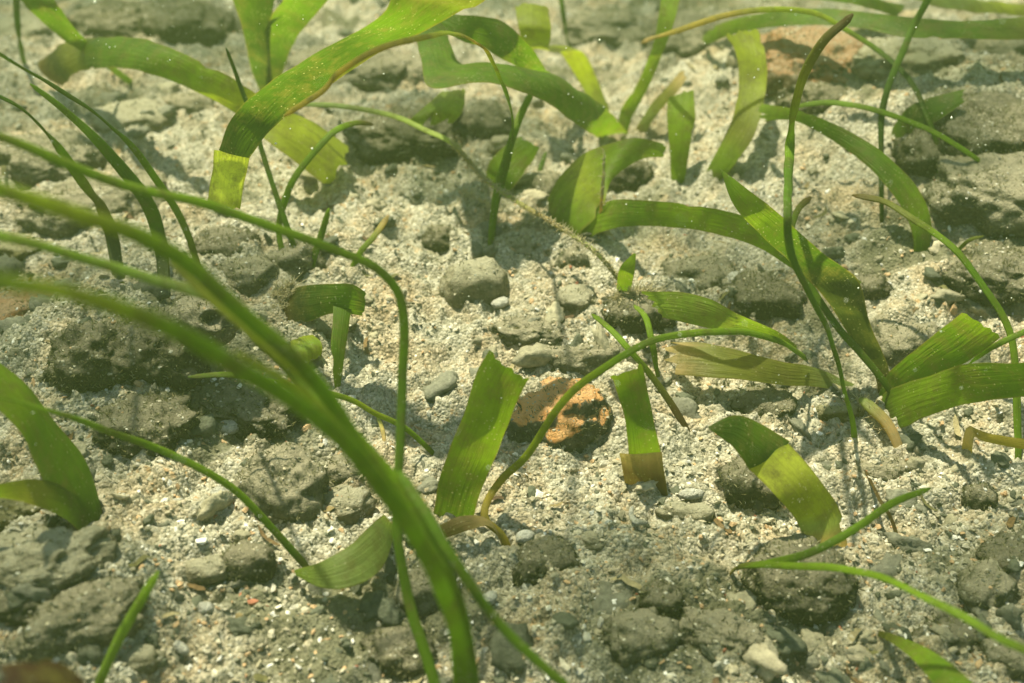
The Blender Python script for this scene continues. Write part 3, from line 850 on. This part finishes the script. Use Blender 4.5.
# --- top centre
s = shoot(618, 134, 'shoot with a long dark arching leaf, a light upright leaf and an orange strip')
strap([(404,4,436,-4,.56),(412,24,444,16,.54),(421,60,452,50,.52,.03),(430,84,462,62,.52,.06),(477,83,494,65,.5,.08),(518,91,545,72,.44,.08),(552,106,579,89,.34,.06),(579,126,607,109,.2,.04),(600,139,628,133,.02)],
      'DGGGGGE', name='blade', parent=s, tear=0, tear0=.03)
strap([(662,-10,682,-10,.5),(658,20,674,22,.42),(652,48,664,50,.33),(638,82,650,84,.2),(620,112,632,118,.05),(618,128,626,134,0)], 'LLEG', name='blade', parent=s, tear=0)
strap([(684,66,690,72,.22),(668,86,676,94,.17),(650,106,658,114,.1),(630,130,638,136,0)], 'TOST', name='blade', parent=s, tear=0, tear0=.1)
strap([(436,0,438,26,.62,.05),(455,14,460,40,.60,.06),(480,16,480,46,.58,.08),(504,22,500,58,.54,.08),(528,44,520,68,.46,.08),(546,68,534,78,.38,.05),(560,84,552,88,.28),(590,118,584,122,0)], 'GGDD', 'short dark green leaf emerging from under the broad sweeping leaf', tear0=.03)
strap([(514,2,549,3,.45),(519,30,551,32,.40),(528,50,551,52,.30),(552,46,580,50,.24),(572,70,594,72,.14),(598,108,614,112,0)], 'YYOYYS', 'crumpled yellow leaf standing at the top centre', tear0=.04, seed=5)
stem([(560,-8,.3,6),(564,20,.22,6),(568,45,.1,6),(572,62,0,5)], 'GG', 'thin dark blade behind the crumpled yellow leaf')
s = shoot(492, 252, 'upright stem with an arching orange stem and a stubby leaf at its side')
stem([(284,116,.84,8),(321,92,.90,9),(340,72,.95,9),(384,48,1.0,9),(429,36,1.0,9),(456,34,.94,9),(484,48,.82,9),(497,72,.68,8),(508,99,.52,8),(513,128,.38,7),(508,160,.24,7),(496,205,.1,7),(492,250,0,6)], 'AAYAYEEGG', name='stem', parent=s)
stem([(532,92,.36,8),(518,123,.30,9),(507,154,.23,9),(497,191,.14,9),(492,226,.06,8),(490,254,0,7)], 'LEEE', name='stem', parent=s)
strap([(520,136,540,147,.16,.03),(502,148,532,162,.13,.03),(487,168,514,186,.07,.02),(488,186,500,192,0)], 'GEGG', name='blade', parent=s, tear=0, tear0=.04)
stem([(546,152,.08,5),(540,172,.04,6),(534,194,0,5)], 'GG', 'tiny upright sprout right of the stubby leaf')
strap([(466,89,442,91,.28),(462,112,412,118,.26),(446,130,408,126,.22)], 'PLL', 'pale torn leaf scrap lying on the dark rock', tear=.2, tear0=.1)
strap([(668,97,694,89,.26),(667,120,695,118,.2),(670,154,689,154,.1),(672,182,684,182,0)], 'LEEG', 'short upright bright green leaf at the upper centre', tear0=.03, tear=0)
strap([(724,34,757,26,.42),(735,51,765,51,.37),(739,82,767,82,.28),(732,120,757,128,.18),(715,154,736,164,.08),(694,190,709,184,0)], 'YYYOEG', 'yellow S shaped leaf with a square cut top', tear0=.05, tear=0, seed=3)

# --- centre long leaf pair and its neighbours
s = shoot(566, 236, 'two broad leaves spreading right from one foot, one pale and one long')
strap([(668,145,666,157,.22,.03),(645,139,640,160,.24,.06),(622,140,612,180,.22,.08),(579,157,604,205,.15,.03),(549,196,580,232,.05),(546,216,576,240,0)], 'LLEYEO', name='blade', parent=s, tear0=.04)
strap([(862,282,850,292,.13,.0),(820,256,806,276,.2,.04),(770,228,757,247,.26,.06),(735,213,720,235,.27,.07),(690,205,690,229,.26,.08),(640,200,640,226,.2,.08),(603,203,600,232,.1,.06),(566,224,576,240,0)], 'GGEEGEG', name='blade', parent=s, tear=0)
s = shoot(884, 408, 'large shoot of broad leaves and a tan sheath at the right')
strap([(717,166,721,171,.62),(742,185,733,205,.56,.03),(777,212,759,233,.48,.05),(821,252,787,259,.38,.03),(858,280,816,288,.27),(869,321,836,314,.18),(882,351,853,346,.1),(890,375,875,377,.03),(892,396,880,398,0)],
      'GEGDKKKB', name='blade', parent=s, tear=0)
strap([(964,311,1003,336,.34,.05),(940,330,970,360,.26,.04),(915,350,935,378,.16,.04),(886,376,908,398,.05,.02),(878,398,894,410,0)], 'EGGGG', name='blade', parent=s, tear0=.04)
strap([(1060,358,1062,398,.34,.06),(1024,362,1024,397,.32,.08),(968,364,968,404,.24,.09),(934,374,928,416,.15,.08),(893,388,903,428,.05,.04),(876,396,890,424,0)], 'GGEEG', name='blade', parent=s, tear0=.02)
stem([(811,197,.34,9),(797,210,.33,7),(791,235,.31,9),(800,268,.28,10),(835,324,.2,10),(859,351,.14,10),(879,375,.09,10),(894,400,.04,9),(902,432,0,7)], 'BEGGGGO', name='stem', parent=s)
stem([(860,398,.05,14),(872,408,.05,16),(890,428,.03,15),(911,462,0,12)], 'STT', name='sheath', parent=s, flatness=.5)
fuzz([(856,398,.04),(868,408,.04),(882,430,.02)], s, 120, .02)
stem([(1040,325,.33,7),(1003,342,.3,7),(985,352,.26,6),(960,372,.16,6),(940,385,0,6)], 'LEG', 'thin stem leaving the cut leaf towards the right edge')
stem([(853,14,.92,9),(845,22,.9,10),(824,41,.86,11),(804,75,.78,12),(794,113,.68,12),(789,154,.58,12),(788,205,.66,11),(788,235,.62,11),(794,262,.57,11),(811,297,.48,10),(828,331,.38,10),(842,379,.22,9),(852,420,.07,9),(858,450,0,8)],
     'BOEGGGGGEE', 'tall bent stem with a brown tip standing in front of the folded leaf')
strap([(634,291,660,318,.14,.03),(674,292,674,320,.20,.06),(708,298,706,328,.22,.07),(742,316,738,333,.2,.05),(777,331,770,340,.14,.02),(800,348,796,352,.08)], 'LLLEE', 'light green leaf arching right from the small upright leaf', tear0=.08, base_end=0)
s = shoot(632, 300, 'small upright leaf with a bent green stem growing from the brown lump')
strap([(634,253,636,254,.2),(621,266,635,270,.16),(617,282,632,284,.1),(618,300,628,302,0)], 'EEGD', name='blade', parent=s, tear=0)
stem([(634,305,.13,7),(644,316,.15,8),(650,335,.14,8),(655,356,.1,8),(662,378,0,7)], 'LEEE', name='stem', parent=s)
fuzz([(614,300,.05),(640,292,.08),(655,300,.05),(640,316,.03)], s, 400, .035)
stem([(592,314,.18,7),(613,331,.2,8),(631,352,.18,8),(648,372,.13,8),(668,399,.07,9),(684,426,.02,10),(696,442,0,7)], 'EEEOBB', 'slanting stem that is green above and brown below', )
strap([(660,342,667,374,.06,.02),(700,343,703,377,.1,.03),(740,351,742,380,.11,.03),(780,361,782,385,.09,.03),(820,369,824,388,.05,.02),(868,380,866,390,0)], 'TOOOSS', 'olive brown leaf lying behind the centre of the scene', tear0=.08)
stem([(807,360,.10,7),(800,354,.13,9),(783,343,.22,9),(749,333,.32,9),(708,332,.40,9),(672,336,.43,9),(648,343,.43,9),(613,362,.40,9),(579,386,.34,9),(552,416,.27,9),(525,457,.17,9),(504,477,.12,9),(487,501,.08,9),(485,520,.06,10),(502,535,.03,9),(515,552,0,7)],
     'LEEEEEYYAA', 'long light stem arching from the sand over the orange topped stone')
strap([(492,346,532,374,.40,.04),(477,372,519,398,.33,.04),(463,416,507,428,.24,.03),(446,457,495,459,.15,.02),(438,488,481,490,.08),(430,516,470,520,0)], 'EEEEGG', 'large upright leaf with a torn top in the centre foreground', tear=0, tear0=.055, camber=.12, seed=11)
o = strap([(608,373,641,360,.30),(616,390,646,382,.25),(625,420,653,418,.18),(629,456,661,452,.08)], 'EGGE', 'narrow torn leaf with a brown lower end beside the orange topped stone', tear0=.1, tear=0, seed=9)
strap([(619,453,662,452,.09),(622,466,665,474,.05),(626,480,670,499,0)], 'TBB', 'brown dead lower end', name='dead_end', parent=o, tear=.05)
o = strap([(788,443,748,468,.20,.02),(802,457,762,480,.19,.02),(821,481,779,498,.16),(836,503,793,516,.11),(846,529,802,535,.05),(850,553,808,555,0)], 'YZYYSTT', 'drooping leaf with a folded tip painted in shade and a middle painted sunlit yellow over the dark rock', tear=0)  # shadow edge painted in colour: bright middle here, dark tip below
strap([(708,427,709,429,.28),(722,419,721,438,.28,.03),(739,415,732,446,.27,.04),(762,423,742,460,.24,.03),(790,442,749,469,.202,.02)], 'DDGD', 'folded tip with painted shade', name='folded_tip', parent=o, tear=0)
s = shoot(730, 567, 'forked stem lying over the big round dark rock')
stem([(931,488,.26,6),(896,501,.27,9),(865,522,.26,9),(838,539,.25,10),(807,554,.22,10),(770,563,.15,10),(740,567,.06,9),(728,567,0,7)], 'EEEGEOT', name='stem', parent=s)
stem([(1050,660,.42,12),(1002,638,.40,12),(965,617,.38,12),(920,597,.35,11),(879,576,.31,11),(838,568,.26,10),(800,566,.21,10),(760,565,.13,9),(732,569,.02,7)], 'EEEEEEO', name='stem', parent=s)
# --- right side
stem([(934,-14,.62,8),(927,2,.58,8),(910,34,.5,8),(893,75,.4,8),(882,113,.3,8),(881,154,.2,7),(882,206,.05,6),(883,222,0,5)], 'GGDD', 'straight dark stem leaning from the top edge at the upper right')
stem([(641,43,.42,6),(652,38,.44,7),(674,32,.48,8),(718,17,.53,8),(763,10,.55,8),(811,12,.53,8),(845,29,.48,8),(879,51,.4,8),(913,85,.3,8),(930,123,.2,7),(938,150,.1,7),(942,178,0,6)], 'TAAYYEDDGG', 'long arching stem, orange on the left and dark green on the right')
stem([(796,107,.30,6),(812,104,.32,7),(838,103,.33,8),(879,111,.32,8),(920,126,.27,8),(954,144,.22,8),(985,163,.14,7)], 'LLEEE', 'light curved stem running into the craggy rock pile')
stem([(852,195,.36,7),(866,197,.37,9),(886,202,.37,9),(913,219,.36,10),(935,234,.34,10),(961,256,.32,10),(989,293,.27,10),(1009,331,.21,10),(1016,379,.14,10),(1018,430,.07,10),(1018,460,.03,9),(1017,486,0,7)], 'BOEGEEEG', 'tall curved stem near the right edge with a brown tip')
stem([(984,236,.08,4),(968,241,.06,5),(953,250,0,5)], 'OG', 'small twig like sprout below the craggy pile')
strap([(756,103,760,122,.22,.04),(790,108,790,120,.3,.04),(821,118,820,133,.33,.05),(865,140,860,160,.3,.05),(896,164,888,188,.24,.04),(920,191,905,215,.15,.03),(932,228,913,240,.06),(928,258,915,260,0)], 'LEGGGEG', 'long curved leaf bending down left of the craggy pile', tear0=.05)
strap([(966,89,966,101,.3,.03),(940,95,945,116,.26,.05),(908,108,922,130,.16,.04),(886,130,898,142,0)], 'GDG', 'short dark leaf in front of the craggy rock pile', tear0=.06)
strap([(1045,16,1045,40,.42,.05),(980,20,975,40,.44,.06),(913,18,905,37,.44,.06),(865,12,860,28,.42,.05),(818,8,812,25,.4,.05),(770,12,765,28,.34,.05),(725,22,728,36,.22,.04),(700,36,706,46,.08)], 'OGGGGEG', 'broad hazy leaf lying across the top right', base_end=-1)
strap([(870,-12,920,-14,.3),(905,-2,925,-10,.28),(960,10,970,-2,.22),(1040,18,1040,6,.12)], 'YSYO', 'hazy yellow leaf at the top right edge')
strap([(690,-16,710,-16,.3),(780,-4,776,-14,.34),(850,4,850,-8,.3),(900,18,905,8,.15)], 'OGG', 'hazy dark leaf at the very top right')
strap([(1040,440,1040,452,.1,.02),(1010,437,1010,447,.1,.02),(980,430,982,441,.1,.02),(966,428,974,438,.08),(962,456,974,460,0)], 'AATA', 'bent tan leaf scrap at the right edge', tear=.1)
strap([(990,700,950,704,.3,.03),(958,669,932,682,.26,.03),(927,648,912,659,.18),(893,634,890,642,.08),(865,617,866,620,0)], 'GGEOB', 'leaf rising out of the lower right bottom edge', tear=0)
# --- left and front
s = shoot(92, 526, 'blurred wide leaf pair growing left of the sandy rock ledge')
strap([(-30,330,-30,392,.55),(0,362,-2,412,.5),(27,386,22,440,.4),(51,416,34,464,.3),(79,450,48,490,.18),(97,490,66,518,.07),(105,526,84,530,0)], 'EEGGGG', name='blade', parent=s, tear0=.02)
strap([(-30,490,-30,502,.25,.04),(0,484,0,498,.24,.05),(34,479,34,505,.2,.08),(66,488,66,520,.12,.06),(98,512,88,530,0)], 'EOEG', name='blade', parent=s, tear0=.02)
stem([(-14,395,.78,9),(0,398,.74,9),(51,410,.6,9),(103,430,.46,9),(154,447,.33,9),(205,471,.26,9),(239,494,.2,9),(273,529,.12,9),(297,556,.06,9),(308,570,.03,8),(334,608,0,7)], 'EEEEEEGO', 'long light stem running diagonally from the left edge to the fallen leaf')
strap([(294,570,297,576,.05),(320,562,322,588,.1,.03),(350,545,352,587,.12,.04),(372,524,382,568,.1,.04),(384,514,395,532,.05)], 'LSSL', 'pale green fallen leaf with pointed end behind the lower foreground stems', base_end=0, tear=0)
stem([(159,571,.34,8),(148,588,.32,11),(133,614,.27,12),(116,645,.2,12),(97,690,.1,11),(90,720,0,9)], 'ELLE', 'short stubby stem at the lower left')
stem([(188,377,.3,5),(222,375,.31,7),(256,379,.3,7),(301,387,.27,7),(349,399,.22,7),(374,413,.17,7),(408,430,.1,7),(446,456,0,6)], 'GEEYEE', 'thin horizontal stem reaching the foot of the large upright leaf')
# near shoot, blurred; yellow stops paint highlights on its stems
s = shoot(468, 900, 'large blurred foreground shoot of stems curving in from the left')
stem([(-60,122,1.08,14),(0,137,1.04,13),(68,164,.98,13),(137,188,.92,13),(205,205,.86,13),(273,227,.8,12),(340,252,.74,11),(374,266,.71,11),(398,293,.66,11),(405,334,.6,11),(403,379,.54,11),(400,430,.48,11),(397,480,.42,11),(397,520,.38,11),(402,560,.33,12),(412,615,.26,13),(436,690,.18,14),(455,790,.08,14),(466,900,0,14)],
     'OEEEEGGGGE', name='stem', parent=s)
stem([(-80,165,1.25,26),(0,189,1.2,25),(70,212,1.14,24),(137,236,1.08,23),(188,263,1.03,22),(219,290,.99,21),(256,324,.94,20),(294,358,.89,20),(330,400,.82,20),(360,450,.75,20),(395,500,.67,20),(425,545,.58,20),(449,585,.5,20),(462,620,.42,19),(472,683,.32,19),(474,780,.16,20),(472,900,0,20)],
     'EYEEEEEGGG', name='stem', parent=s, flatness=.3)
stem([(-80,268,1.3,30),(0,283,1.25,28),(68,293,1.2,27),(137,314,1.14,26),(188,338,1.08,25),(239,368,1.02,24),(290,399,.95,24),(342,440,.87,23),(380,486,.79,23),(412,532,.7,23),(440,580,.6,22),(455,625,.5,20),(464,683,.38,20),(468,780,.2,20),(468,900,0,20)],
     'EYEEEEEGGG', name='stem', parent=s, flatness=.3)
stem([(-60,225,1.0,13),(0,236,.97,13),(41,246,.94,13),(85,259,.9,13),(120,269,.87,13),(154,280,.84,13),(191,290,.81,14),(230,306,.78,14),(270,340,.74,14),(310,385,.69,14),(350,430,.64,14),(395,480,.57,14),(425,530,.5,15),(450,580,.42,15),(462,640,.33,15),(468,700,.25,16),(470,900,0,16)],
     'LLSLEGGGG', name='stem', parent=s, flatness=.3)
stem([(575,692,.36,9),(559,680,.38,11),(531,655,.41,12),(497,621,.45,12),(470,587,.5,13),(446,550,.54,14),(425,510,.57,13),(400,470,.6,10)], 'GGGGG', name='stem', parent=s, flatness=.4)
stem([(196,268,.5,5),(222,300,.6,7),(250,335,.6,8),(290,372,.52,8),(330,420,.42,8),(370,470,.25,8),(405,515,.1,7),(420,545,0,6)], 'GOEG', 'thin dull stem hidden among the blurred foreground stems')
stem([(170,262,.95,9),(219,305,.9,10),(270,350,.84,10),(325,398,.77,10),(370,455,.69,10),(405,512,.6,10),(436,562,.53,11),(458,612,.44,11),(468,690,.3,12),(470,790,.12,12),(469,900,0,12)], 'OYYEEGG', name='stem', parent=s)
stem([(236,352,.95,8),(290,385,.88,9),(340,428,.8,9),(380,476,.72,9),(408,520,.64,10),(432,560,.57,10),(450,608,.47,10),(458,690,.3,11),(462,790,.12,12),(466,900,0,12)], 'YYEEGG', name='stem', parent=s)
# reddish piece close to the lens
strap([(-20,668,-14,760,.62,-.05),(25,662,28,750,.62,-.05),(60,664,62,745,.58,-.03),(92,690,88,740,.52,0),(110,740,100,780,.3),(120,820,110,830,0)], 'RRRR', 'dark red blurred scrap of weed in the lower left corner', name='red_weed', tear0=.05, cat='seaweed')

# --- hairy filament across the centre
s = shoot(630, 292, 'hairy tan filament strung from the grey rock down to the small upright leaf', name='filament')
stem([(300,104,.30,6),(340,106,.3,7),(391,115,.28,7),(425,130,.26,7),(453,144,.26,7),(484,178,.23,6),(518,202,.2,6),(552,222,.18,6),(572,235,.17,6),(600,256,.14,6),(628,292,.03,6)], 'SSPPTPTPT', name='strand', parent=s)
fuzz([(453,144,.26),(484,178,.23),(518,202,.2),(552,222,.18),(572,235,.17),(600,256,.14),(628,292,.03)], s, 1500, .013)
s = shoot(600, 236, 'short upright furry tan strand over the pale leaf', name='filament')
stem([(604,150,.3,3),(603,180,.22,4),(601,210,.12,4),(600,238,0,4)], 'PTP', name='strand', parent=s)
fuzz([(604,150,.3),(603,180,.22),(601,210,.12),(600,238,0)], s, 90, .010)
s = shoot(500, 226, 'loose tan hairy tuft caught at the foot of the upright stem', name='algae_tuft')
fuzz([(462,190,.06),(480,200,.05),(505,212,.05),(540,214,.05),(520,226,.02)], s, 150, .028)

# dead strips on the sand
stem([(385,445,.03,4),(382,428,.04,5),(376,412,.01,4)], 'TP', 'thin pale dead strip on the sand left of the large upright leaf', name='dead_strip')
strap([(440,525,446,538,.05,.02),(462,516,470,530,.07,.02),(490,520,492,528,.06),(512,548,508,552,0)], 'BTB', 'curled brown leaf scrap at the foot of the large upright leaf', name='dead_strip', tear=.05)
stem([(633,506,.03,5),(631,514,.04,7),(636,521,.05,8),(648,522,.03,6)], 'P', 'curled white worm tube on the sand below the brown ended leaf', name='worm_tube', cat='worm tube')
bpy.data.objects['worm_tube'].data.materials[0] = M_ROCK['white']
stem([(865,470,.02,6),(880,500,.06,5),(893,524,.03,5),(905,560,0,4)], 'BBB', 'thin brown strip right of the drooping leaf', name='dead_strip')
stem([(742,280,.03,4),(730,305,.04,4),(722,330,0,4)], 'BB', 'thin brown twig in front of the dark algae mound', name='dead_strip')

def litter():
    n = 230; V = []; Fc = []; C = []
    cs = np.array([(.16, .10, .04), (.24, .18, .08), (.12, .11, .04), (.34, .28, .15), (.10, .06, .03)])
    for k in range(n):
        y = 1.0 * 5.0 ** rng.uniform(); x = rng.uniform(-1, 1) * (.9 + .45 * y)
        a = rng.uniform(0, 6.28); l = rng.uniform(.02, .085); w = rng.uniform(.003, .009); cv = rng.normal(0, .5)
        c = cs[rng.integers(5)] * rng.uniform(.7, 1.2); m = 7; b0 = len(V)
        for i in range(m):
            q = i / (m - 1) - .5; an = a + cv * q
            px, py = x + math.cos(an) * l * q, y + math.sin(an) * l * q
            ww = w * (1 - (2 * q) ** 4 * .8)
            z = float(ground(px, py) + micro(np.array([px]), np.array([py]))[0]) * .5 + float(ground(x, y) + micro(np.array([x]), np.array([y]))[0]) * .5 + .007 + .006 * abs(q)
            for sgn in (-1, 1):
                V.append((px - sgn * math.sin(an) * ww, py + sgn * math.cos(an) * ww, z + sgn * .0015 * cv)); C.append(c)
        for i in range(m - 1):
            o = b0 + 2 * i; Fc.append((o, o + 1, o + 3, o + 2))
    ob = link('leaf_litter', mesh_np('leaf_litter', np.array(V), np.array(Fc), True, np.array(C)), M_GRAIN)
    tag(ob, 'small brown scraps of dead leaf strewn over the sand', None, None, 'stuff')
litter()

# ------------------------------------------------------------------ specks drifting in the water
def specks():
    n = 4000
    bv = np.array([(1,0,0),(-1,0,0),(0,1,0),(0,-1,0),(0,0,1),(0,0,-1)], float)
    bf = np.array([(0,2,4),(2,1,4),(1,3,4),(3,0,4),(2,0,5),(1,2,5),(3,1,5),(0,3,5)])
    y = .5 + 6 * rng.uniform(0, 1, n) ** .8
    x = rng.uniform(-1, 1, n) * (.8 + .5 * y)
    z = .12 + rng.uniform(0, 1, n) * 1.5
    z = np.minimum(z, .25 + 1.5 * rng.uniform(0, 1, n))
    s = np.exp(rng.normal(-6.95, .45, n)).clip(.0003, .0032) * (.6 + .25 * y)
    V = bv[None] * s[:, None, None] * (1 + .5 * rng.uniform(-1, 1, (n, 6, 1))) + np.stack([x, y, z], -1)[:, None]
    Fc = (bf[None] + (np.arange(n) * 6)[:, None, None]).reshape(-1, 3)
    m, nt, out = new_mat('drifting_silt'); b = NB(nt)
    d = b.n('ShaderNodeBsdfPrincipled', inp={'Base Color': (.85, .85, .7, 1), 'Roughness': .6})
    nt.links.new(d.outputs[0], out.inputs[0])
    o = link('suspended_silt', mesh_np('suspended_silt', V.reshape(-1, 3), Fc), m)
    tag(o, 'tiny pale silt specks drifting in the water', None, None, 'stuff')
specks()

# ------------------------------------------------------------------ the murk of the water
def haze():
    m, nt, out = new_mat('murky_water'); b = NB(nt)
    v = b.n('ShaderNodeVolumePrincipled', inp={'Color': (.34, .46, .17, 1), 'Density': HAZE, 'Anisotropy': .3})
    nt.links.new(v.outputs[0], out.inputs['Volume'])
    x, y0, y1, z0, z1 = 600, -600, 1000, -3.0, 3.0
    V = np.array([(-x,y0,z0),(x,y0,z0),(x,y1,z0),(-x,y1,z0),(-x,y0,z1),(x,y0,z1),(x,y1,z1),(-x,y1,z1)], float)
    Fc = np.array([(0,3,2,1),(4,5,6,7),(0,1,5,4),(1,2,6,5),(2,3,7,6),(3,0,4,7)])
    o = link('haze', mesh_np('haze', V, Fc, False), m)
    tag(o, 'greenish murk of the shallow water', None, None, 'stuff')
HAZE = 0.043
haze()
